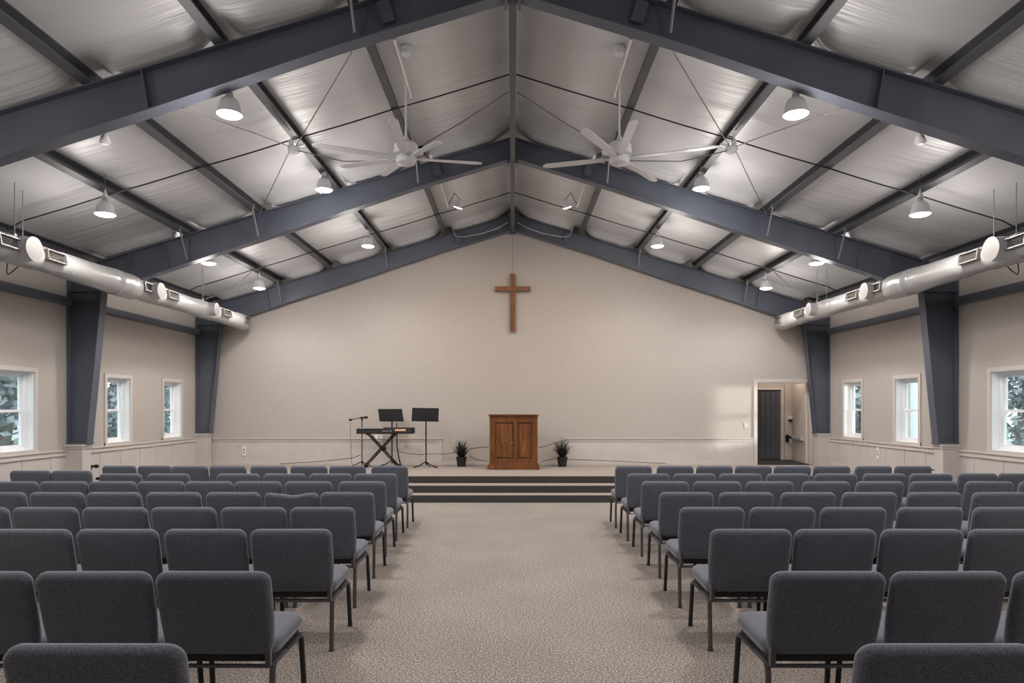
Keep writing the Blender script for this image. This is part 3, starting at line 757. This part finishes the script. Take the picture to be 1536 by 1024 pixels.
# ------------------------------------------------------------------ music gear
def P(px, py, Y): return Vector(((px-769)*Y/1000, Y, 1.6+(610-py)*Y/1000))
KY = 13.30
kx = (579-769)*KY/1000
root = thing('keyboard_stand', (kx-.08, KY, STG), 'black double braced X keyboard stand left of centre stage', 'stand')
kz = 1.6+(610-650)*KY/1000-STG
for yo in (-.02,):
    for s in (-1, 1):
        mb = MB()
        for off in (-.022, .022):
            mb.tube([(s*.34+off, yo+s*.012, .02), (-s*.25+off, yo+s*.012, kz-.02)], .014, 8)
        mb.build('crossed_leg', M['black'], root)
mb = MB(); mb.lathe([(.035, -.05), (.035, .05)], (.045, 0, kz*.56), 'y', 16); mb.build('pivot', M['black'], root)
for x in (-.34, .34):
    mb = MB(); mb.box((x, 0, .014), (.045, .42, .026), None, .006); mb.build('foot_bar', M['black'], root)
for x in (-.27, .27):
    mb = MB(); mb.box((x, 0, kz-.012), (.045, .30, .024), None, .006); mb.build('support_arm', M['black'], root)
root = thing('keyboard', (kx, KY, STG+kz), 'black electronic keyboard piano resting on its X stand', 'keyboard')
mb = MB()
mb.prism([(-.16, .0), (.15, .0), (.17, .02), (.15, .125), (.02, .125), (-.10, .075), (-.17, .06), (-.17, .02)], 'x', -.54, .54)
bmesh.ops.rotate(mb.bm, verts=mb.bm.verts, matrix=Matrix.Rotation(PI, 3, 'Z')); mb.build('case', M['blackplastic'], root)
mb = MB(); mb.b(-.555, -.54, -.16, .16, .0, .10, .006); mb.b(.54, .555, -.16, .16, .0, .12, .006); mb.build('end_cheek', M['black'], root)
mb = MB(); mb.b(-.56, -.02, -.172, -.155, .105, .122, .003); mb.build('rear_trim', M['silver'], root)
mb = MB(); mb.b(.21, .42, -.178, -.160, .055, .095, .004); mb.build('rear_label', M['orange'], root, label='amber and white label on the back of the case')
mb = MB()
for k in range(5): mb.b(-.04+k*.04, -.02+k*.04, -.175, -.16, .05, .064)
mb.build('rear_jacks', M['silver'], root)
mb = MB()
for k in range(40): mb.b(-.50+k*.025, -.477+k*.025, .05, .165, .076, .088)
mb.build('white_keys', M['white'], root)

def music_stand(x, Y, tx, ty0, ty1, tw, lean, tilt, label):
    root = thing('music_stand', (x, Y, STG), label, 'music stand')
    zc = 1.6+(610-(ty0+ty1)/2)*Y/1000-STG; hh = (ty1-ty0)*Y/1000; w = tw*Y/1000
    mb = MB(); mb.tube([(0, 0, .05), (0, 0, zc-.02)], [.013]*2, 10); mb.tube([(0, 0, zc*.62), (0, 0, zc*.64)], .02, 10); mb.build('pole', M['black'], root)
    for a in (200, 340, 80):
        mb = MB(); c, s_ = math.cos(R(a)), math.sin(R(a)); mb.tube([(0, 0, .12), (c*.13, s_*.13, .045), (c*.25, s_*.25, .012)], [.011, .011, .012], 8); mb.build('leg', M['black'], root)
    rot = Matrix.Rotation(R(-14), 3, 'X')
    mb = MB(); sh = lean*w
    pts = [(-w/2+sh, -hh/2), (w/2+sh, -hh/2), (w/2-sh, hh/2), (-w/2-sh, hh/2)]
    mb.prism(pts, 'y', -.006, .006); mb.b(-w/2+sh, w/2+sh, 0, .07, -hh/2-.006, -hh/2+.006)
    bmesh.ops.rotate(mb.bm, verts=mb.bm.verts, matrix=rot @ Matrix.Rotation(R(tilt), 3, 'Y')); bmesh.ops.translate(mb.bm, verts=mb.bm.verts, vec=((tx), -.03, zc))
    mb.build('tray', M['black'], root)
    mb = MB(); mb.lathe([(.02, -.035), (.02, -.01)], (tx*.5, -.015, zc), 'y', 12); mb.build('tilt_knob', M['blackplastic'], root)
Y = 13.66
music_stand((588-769)*Y/1000, Y, -.02, 613, 630.5, 36, .045, 0, 'black music stand behind the keyboard, its tray above the keys')
Y = 13.30
music_stand((639-769)*Y/1000, Y, -.01, 611.5, 630.5, 40, .0, 1, 'black music stand alone between the keyboard and a potted plant')
def mic_stand(px, Y, h, boom, label, r0=.010, lr=.2):
    x = (px-769)*Y/1000; zf = STG if Y > 11.74 else 0
    root = thing('microphone_stand', (x, Y, zf), label, 'microphone stand')
    mb = MB(); mb.tube([(0, 0, .03), (0, 0, h)], r0, 8); mb.build('pole', M['black'], root)
    for a in (190, 350, 90):
        mb = MB(); c, s_ = math.cos(R(a)), math.sin(R(a)); mb.tube([(0, 0, .10), (c*lr*.5, s_*lr*.5, .05), (c*lr, s_*lr, .012)], .009, 8); mb.build('leg', M['black'], root)
    mb = MB(); mb.tube([(boom[0][0], 0, h+boom[0][1]), (boom[1][0], 0, h+boom[1][1])], .008, 8); mb.build('boom', M['black'], root)
    mb = MB(); mb.lathe([(.02, -.03), (.024, 0), (.014, .04)], (0, 0, h), 'z', 12); mb.build('clutch', M['blackplastic'], root)
    bx, bz = boom[1][0], h+boom[1][1]
    mb = MB(); mb.lathe([(.008, 0), (.014, .02), (.016, .09), (.028, .11), (.028, .14), (.012, .16)], (bx-.06, 0, bz), 'x', 14); mb.build('microphone', M['blackplastic'], root, smooth=True)
    ax, az = boom[0][0], h+boom[0][1]
    mb = MB(); mb.lathe([(.012, -.02), (.02, 0), (.02, .03), (.012, .05)], (ax-.01, 0, az), 'x', 12); mb.build('counterweight', M['black'], root)
    return root
m1 = mic_stand(543, 13.62, 1.6+(610-628)*13.62/1000-STG, ((-.24, -.02), (.02, .03)), 'black boom microphone stand at the left end of the keyboard')
mb = MB(); mb.tube([(-.24, 0, .955), (-.235, .01, .5), (-.21, .02, .01)], .004, 6); mb.build('microphone_cable', M['cable'], m1)
mb = MB(); Y = 13.72; mb.tube([P(595, 634, Y), P(595.5, 668, Y), P(598, 686, Y), P(601, 697.5, Y)], .011, 8)
mb.build('stand_pole', M['black'], origin=P(601, 697.5, Y), label='thin black upright pole standing behind the right end of the keyboard', cat='pole')
mic_stand(136, 10.0, .69, ((-.10, -.06), (.02, .02)), 'small black microphone stand beside the left column pedestal', lr=.08)
mic_stand(1408, 10.0, .64, ((-.15, .02), (.05, .0)), 'small black microphone stand beside the right column pedestal', lr=.08)

# cables draped on stage
YC = 13.86
cable('stage_cable', [P(597, 677, 13.5), P(612, 680, 13.7), P(630, 681.5, YC), P(650, 680, YC), P(665, 681, YC), P(683, 678.5, 13.7)], .006, M['cable'], 'black cable draped along the wall from keyboard to left plant')
cable('stage_cable', [P(704, 673.5, 13.7), P(716, 671.5, 13.6), P(733, 670, 13.4)], .006, M['cable'], 'black cable from left plant up to the lectern')
cable('stage_cable', [P(704, 683, 13.7), P(713, 688.5, 13.6), P(724, 691, 13.5), P(733, 691.5, 13.4)], .006, M['cable'], 'lower black cable between left plant and lectern')
cable('stage_cable', [P(807, 671.5, 13.3), P(818, 669, 13.5), P(830, 665, 13.7), P(850, 660, YC)], .006, M['cable'], 'upper black cable rising from the lectern to right plant')
cable('stage_cable', [P(807, 694, 13.3), P(820, 690.5, 13.5), P(833, 687, 13.7), P(846, 688.5, YC), P(870, 689.5, YC), P(905, 690.5, YC), P(1000, 695, YC)], .006, M['cable'], 'lower black cable behind right plant along the panelling')
cable('stage_cable', [P(420, 695.5, YC), P(470, 692.5, YC), P(500, 690, YC), P(530, 686.5, 13.6), P(541, 682, 13.3)], .006, M['cable'], 'black cable along the panelling left of the keyboard')

# outlets and switch
def plate(x, y, z, nx, label, w=.075, hh=.12):
    root = thing('wall_outlet', (x, y, z), label, 'outlet')
    mb = MB()
    if nx: mb.box((-nx*.006, 0, 0), (.010, w, hh), None, .003)
    else: mb.box((0, -.006, 0), (w, .010, hh), None, .003)
    mb.build('cover_plate', M['white'], root)
    mb = MB()
    for dz in (-.028, .028):
        if nx: mb.box((-nx*.013, 0, dz), (.006, .034, .034), None, .002)
        else: mb.box((0, -.013, dz), (.034, .006, .034), None, .002)
    mb.build('socket', M['ductcap'], root)
plate((367-769)*YB/1000, YB-.014, 1.6-66*YB/1000, 0, 'white outlet on the back wainscot near left corner', .08, .2)
plate(XW-.014, 11.9, .78, 1, 'white outlet on the right wainscot between two windows', .08, .2)
plate((567-769)*YB/1000+.02, YB-.014, .95, 0, 'outlet panel on the wall seen through the keyboard stand', .16, .12)
root = thing('light_switch', ((1119-769)*YB/1000, YB-.002, 1.6-28*YB/1000), 'white light switch on the back wall left of the doorway', 'switch')
mb = MB(); mb.box((0, -.006, 0), (.085, .010, .12), None, .003); mb.build('cover_plate', M['trim'], root)
mb = MB(); mb.box((0, -.014, 0), (.02, .01, .04), None, .002); mb.build('toggle', M['white'], root)

# ------------------------------------------------------------------ chairs
def arc(c, r, a0, a1, n, f):
    return [f(c[0]+r*math.cos(a0+(a1-a0)*k/n), c[1]+r*math.sin(a0+(a1-a0)*k/n)) for k in range(n+1)]
def make_chair(sag=False):
    root = thing('banquet_chair', (0, 0, 0), 'x', 'chair', 'x')
    # seat cushion: slab in (x, y) with thickness in z
    mt = Matrix(((1, 0, 0, 0), (0, 1, 0, .085), (0, 0, 1, .365), (0, 0, 0, 1)))
    mb = MB(); mb.slab(.49, .47, .088, .075, .038, mt @ Matrix.Rotation(R(2), 4, 'X'), bulge=.012); mb.build('seat', M['fabric'], root, smooth=True)
    mb = MB(); mb.box((0, .075, .352), (.44, .42, .024), None, .006); mb.box((0, -.135, .375), (.44, .03, .06), None, .006); mb.build('seat_pan', M['cushion_black'], root)
    # backrest: slab in (x, z'), thickness along -y direction
    lean = R(13)
    up = Vector((0, -math.sin(lean), math.cos(lean))); nn = Vector((0, math.cos(lean), math.sin(lean)))
    c = Vector((0, -.225, .590))
    mt = Matrix(((1, 0, 0, c.x), (0, up.y, nn.y, c.y), (0, up.z, nn.z, c.z), (0, 0, 0, 1)))
    warp = None
    if sag:
        def warp(u, v, d):
            k = max(0, v/.43+.1)
            v2 = v-.050*k*math.exp(-(u/.14)**2)+.006*math.sin(u*60)*k*math.exp(-(u/.15)**2)
            return [u, v2, d+.010*math.sin(u*34+v*20)*k]
    mb = MB(); mb.slab(.503, .435, .068, .052, .033, mt, bulge=.010, taper=.055, warp=warp)
    mb.build('backrest', M['fabric'], root, smooth=True)
    # side tubes: front leg - seat rail - rear leg, each leg a part
    for s in (-1, 1):
        x = s*.230
        zt_ = .335; r = .045
        # front leg (goes down and slightly forward/out)
        pts = [(x, .02, zt_), (x, .245, zt_+.004)] + [(x, .245+r*math.sin(a), zt_-r+r*math.cos(a)+.004) for a in (R(20), R(40), R(60), R(80))] + [(x+s*.005, .325, .012)]
        mb = MB(); mb.tube(pts, .0145, 8); mb.lathe([(.0160, 0), (.016, .02)], (x+s*.005, .325, 0), seg=10); mb.build('leg', M['legdark'], root, smooth=True)
        pts = [(x, .03, zt_), (x, -.10, zt_)] + [(x, -.10-r*math.sin(a), zt_-r+r*math.cos(a)) for a in (R(20), R(40), R(60), R(80))] + [(x+s*.004, -.175, .012)]
        mb = MB(); mb.tube(pts, .0145, 8); mb.lathe([(.0160, 0), (.016, .02)], (x+s*.004, -.175, 0), seg=10); mb.build('leg', M['frame'], root, smooth=True)
        # upright that carries the back
        mb = MB(); rot = Matrix.Rotation(lean*.35, 3, 'X')
        mb.box((s*.220, -.172, .425), (.024, .030, .20), rot, .004); mb.build('back_upright', M['frame'], root)
    mb = MB(); mb.tube([(-.22, -.145, .322), (.22, -.145, .322)], .011, 8); mb.tube([(-.22, .25, .315), (.22, .25, .315)], .010, 8)
    mb.build('crossbar', M['frame'], root, smooth=True)
    return root
WORD = ('first', 'second', 'third', 'fourth', 'fifth', 'sixth', 'seventh', 'eighth', 'ninth', 'tenth', 'eleventh')
SEATN = ('aisle seat', 'second seat from the aisle', 'third seat from the aisle', 'fourth seat from the aisle', 'fifth seat from the aisle', 'sixth seat from the aisle', 'seventh seat from the aisle', 'eighth seat from the aisle', 'ninth seat from the aisle')
# rows: distance of the top rear edge of the backs, then outer-left edges of the backs from the aisle outwards
ROWY = (2.00, 3.10, 4.21, 5.15, 6.07, 6.97, 7.80, 8.66)
LEFT = [
 [-1.555],
 [-1.657, -2.22, -2.78],
 [-1.652, -2.198, -2.754, -3.31],
 [-1.71, -2.25, -2.793, -3.326, -3.867, -4.41],
 [-1.742, -2.253, -2.79, -3.337, -3.88, -4.40, -4.94],
 [-1.807, -2.377, -2.906, -3.415, -3.923, -4.432, -4.945, -5.46],
 [-1.84, -2.37, -2.91, -3.455, -4.27, -4.836, (-5.66, .38), (-6.17, .38)],
 [-1.845, -2.394, -2.90, -3.423, -3.953, -4.454, (-5.10, .38, .93), (-5.58, .38, .93)],
]
RIGHT = [
 [1.048],
 [1.19, 1.755, 2.335],
 [1.238, 1.772, 2.328, 2.884],
 [1.275, 1.827, 2.377, 2.975, 3.56],
 [1.32, 1.87, 2.434, 3.0, 3.59, 4.19],
 [1.33, 1.88, 2.43, 3.02, 3.588, 4.155, 4.74, 5.30],
 [1.323, 1.862, 2.407, 2.968, 3.53, 4.096, 4.65, (5.45, .36, .96), (5.945, .36, .96)],
 [1.337, 1.88, 2.39, 2.90, 3.407, 3.92, 4.46, 4.98],
]
chair0 = make_chair(); chairS = make_chair(True); used = {'a': False, 'b': False}
BT = .337      # distance from chair origin back to the top rear edge
W_ = .505
for s, rows in ((-1, LEFT), (1, RIGHT)):
    for k, row in enumerate(rows):
        sc0 = 1.05 if k == 0 else (.965 if k == 7 else 1.0)
        for j, e in enumerate(row):
            dy = 0; sc = sc0
            if isinstance(e, tuple):
                dy = e[1]; sc = e[2] if len(e) > 2 else sc; e = e[0]
            sagged = (s < 0 and k == 4 and j == 1)
            src = chairS if sagged else chair0; key = 'b' if sagged else 'a'
            o = copy_tree(src) if used[key] else src
            used[key] = True
            sx = sc*(1.09, 1.10, 1.05, 1.02, 1.0, 1.0, 1.0, 1.0)[k]
            e = e*(ROWY[k]+.07)/ROWY[k] + s*.020*(0 < k < 7)
            x = e + W_*sx/2
            o.location = (x, ROWY[k]+dy+BT*sc, 0); o.scale = (sx, sc, sc if k < 7 else sc*1.055)
            o.rotation_euler = (0, 0, R(random.uniform(-.7, .7)))
            blk = 'left' if s < 0 else 'right'
            rn = WORD[7-k]
            o['label'] = 'charcoal fabric chair, %s block, %s row from the stage, %s' % (blk, rn, SEATN[j])
            if sagged: o['label'] = 'charcoal chair with a sagging rumpled backrest top, left block, second seat from the aisle'
            o['group'] = 'charcoal chairs in the %s block' % blk

# ------------------------------------------------------------------ outside
mb = MB(); mb.b(-60, 60, -25, 60, -.35, -.25); mb.build('floor_outside', M['grass'], kind='structure')
def tree(x, y, h_, rad, label, seed, low=.3):
    rnd = random.Random(seed)
    root = thing('tree', (x, y, -.25), label, 'tree', 'trees outside the windows')
    mb = MB(); pts = [(0, 0, 0)]
    for k in range(1, 6): pts.append((rnd.uniform(-.12, .12)*k, rnd.uniform(-.12, .12)*k, h_*.8*k/5))
    mb.tube(pts, [.22, .18, .15, .11, .07, .04], 8)
    for k in range(8):
        b0 = Vector(pts[1+k % 4]); a = rnd.uniform(0, 2*PI); L = rad*.8
        mb.tube([b0, b0+Vector((math.cos(a)*L*.5, math.sin(a)*L*.5, L*.3)), b0+Vector((math.cos(a)*L, math.sin(a)*L, L*.45))], [.07, .045, .02], 6)
    mb.build('trunk', M['bark'], root, smooth=True)
    mb = MB(); bm = mb.bm
    cl = [(Vector((rnd.gauss(0, rad*.42), rnd.gauss(0, rad*.42), rnd.uniform(low*h_, h_))), rnd.uniform(.45, .9)) for _ in range(int(26*rad))]
    for c, r_ in cl:
        for _ in range(120):
            p = c+Vector((rnd.gauss(0, 1), rnd.gauss(0, 1), rnd.gauss(0, .8))).normalized()*r_*rnd.uniform(.5, 1)
            u = Vector((rnd.gauss(0, 1), rnd.gauss(0, 1), rnd.gauss(0, 1))).normalized(); v = u.orthogonal().normalized(); q = rnd.uniform(.07, .15)
            bm.faces.new([bm.verts.new(p+u*q), bm.verts.new(p+v*q*.6), bm.verts.new(p-u*q), bm.verts.new(p-v*q*.6)])
    mb.build('foliage', M['leaves'], root)
tree(-12.6, 16.4, 5.0, 2.3, 'leafy tree seen through the nearest left window', 11)
tree(-21.5, 20.5, 5.0, 2.6, 'leafy tree farther out beyond the nearest left window', 12, .2)
tree(-13.6, 23.4, 5.0, 2.0, 'leafy tree seen through the middle left window', 13, .1)
tree(-14.6, 28.8, 5.0, 2.0, 'leafy tree seen through the rear left window', 14, .1)
tree(15.4, 20.4, 5.5, 2.8, 'leafy tree seen through the nearest right window', 15, .15)
tree(13.0, 24.6, 5.5, 1.5, 'leafy tree seen through the middle right window', 16, .1)
tree(14.6, 29.0, 5.5, 1.8, 'leafy tree seen through the rear right window', 17, .15)
root = thing('porch', (9.4, 15.6, -.25), 'tan sided porch corner with white post outside the right windows', 'porch')
mb = MB(); mb.b(-.06, .06, -.06, .06, 0, 3.0, .01); mb.build('post', M['white'], root)
mb = MB(); mb.b(-.02, .02, -.02, 1.2, .95, 1.0); mb.b(-.02, .02, -.02, 1.2, .3, .34)
for k in range(9): mb.b(-.012, .012, .1+k*.12, .124+k*.12, .3, .95)
mb.build('railing', M['white'], root)
mb = MB(); mb.b(.4, 1.1, .5, 2.2, 0, 2.9); mb.build('sided_wall', M['siding'], root)
mb = MB(); mb.b(-.3, 1.4, -.3, 2.5, 3.0, 3.15); mb.build('porch_roof', M['white'], root)

# ------------------------------------------------------------------ daylight
w = bpy.data.worlds.new('sky'); scene.world = w; w.use_nodes = True
nt = w.node_tree; bg = nt.nodes['Background']
tc = nt.nodes.new('ShaderNodeTexCoord'); n = nt.nodes.new('ShaderNodeTexNoise'); n.inputs['Scale'].default_value = 2.5; n.inputs['Detail'].default_value = 5
r = nt.nodes.new('ShaderNodeValToRGB'); r.color_ramp.elements[0].position = .35; r.color_ramp.elements[0].color = (.62, .76, .88, 1)
r.color_ramp.elements[1].position = .62; r.color_ramp.elements[1].color = (.93, .97, 1, 1)
nt.links.new(tc.outputs['Generated'], n.inputs['Vector']); nt.links.new(n.outputs['Fac'], r.inputs['Fac']); nt.links.new(r.outputs['Color'], bg.inputs['Color'])
bg.inputs['Strength'].default_value = 2.7

l = bpy.data.lights.new('low_sun', 'SPOT'); l.energy = 3800; l.color = (1, .95, .88); l.spot_size = R(16); l.spot_blend = .1; l.shadow_soft_size = .22
o = bpy.data.objects.new('low_sun', l); COL.objects.link(o); o.location = (12.0, 9.5, 1.95)
o.rotation_euler = (Vector((4.75, 13.98, 1.35))-Vector(o.location)).to_track_quat('-Z', 'Y').to_euler()

# ------------------------------------------------------------------ camera
cam = bpy.data.cameras.new('camera'); co = bpy.data.objects.new('camera', cam); COL.objects.link(co)
co.location = (0, 0, 1.6); co.rotation_euler = (R(90), 0, 0)
cam.sensor_width = 36; cam.sensor_fit = 'HORIZONTAL'; cam.lens = 36*1000/1536
cam.shift_x = -1/1536; cam.shift_y = 98/1536; cam.clip_start = .05; cam.clip_end = 200
scene.camera = co
scene.view_settings.view_transform = 'Standard'; scene.view_settings.look = 'None'
scene.view_settings.exposure = 0.0; scene.view_settings.gamma = 1
scene.view_settings.use_curve_mapping = False
try:
    scene.cycles.use_denoising = True
    scene.cycles.max_bounces = 10; scene.cycles.diffuse_bounces = 6; scene.cycles.sample_clamp_indirect = 6
    scene.cycles.caustics_reflective = False; scene.cycles.caustics_refractive = False
except Exception: pass
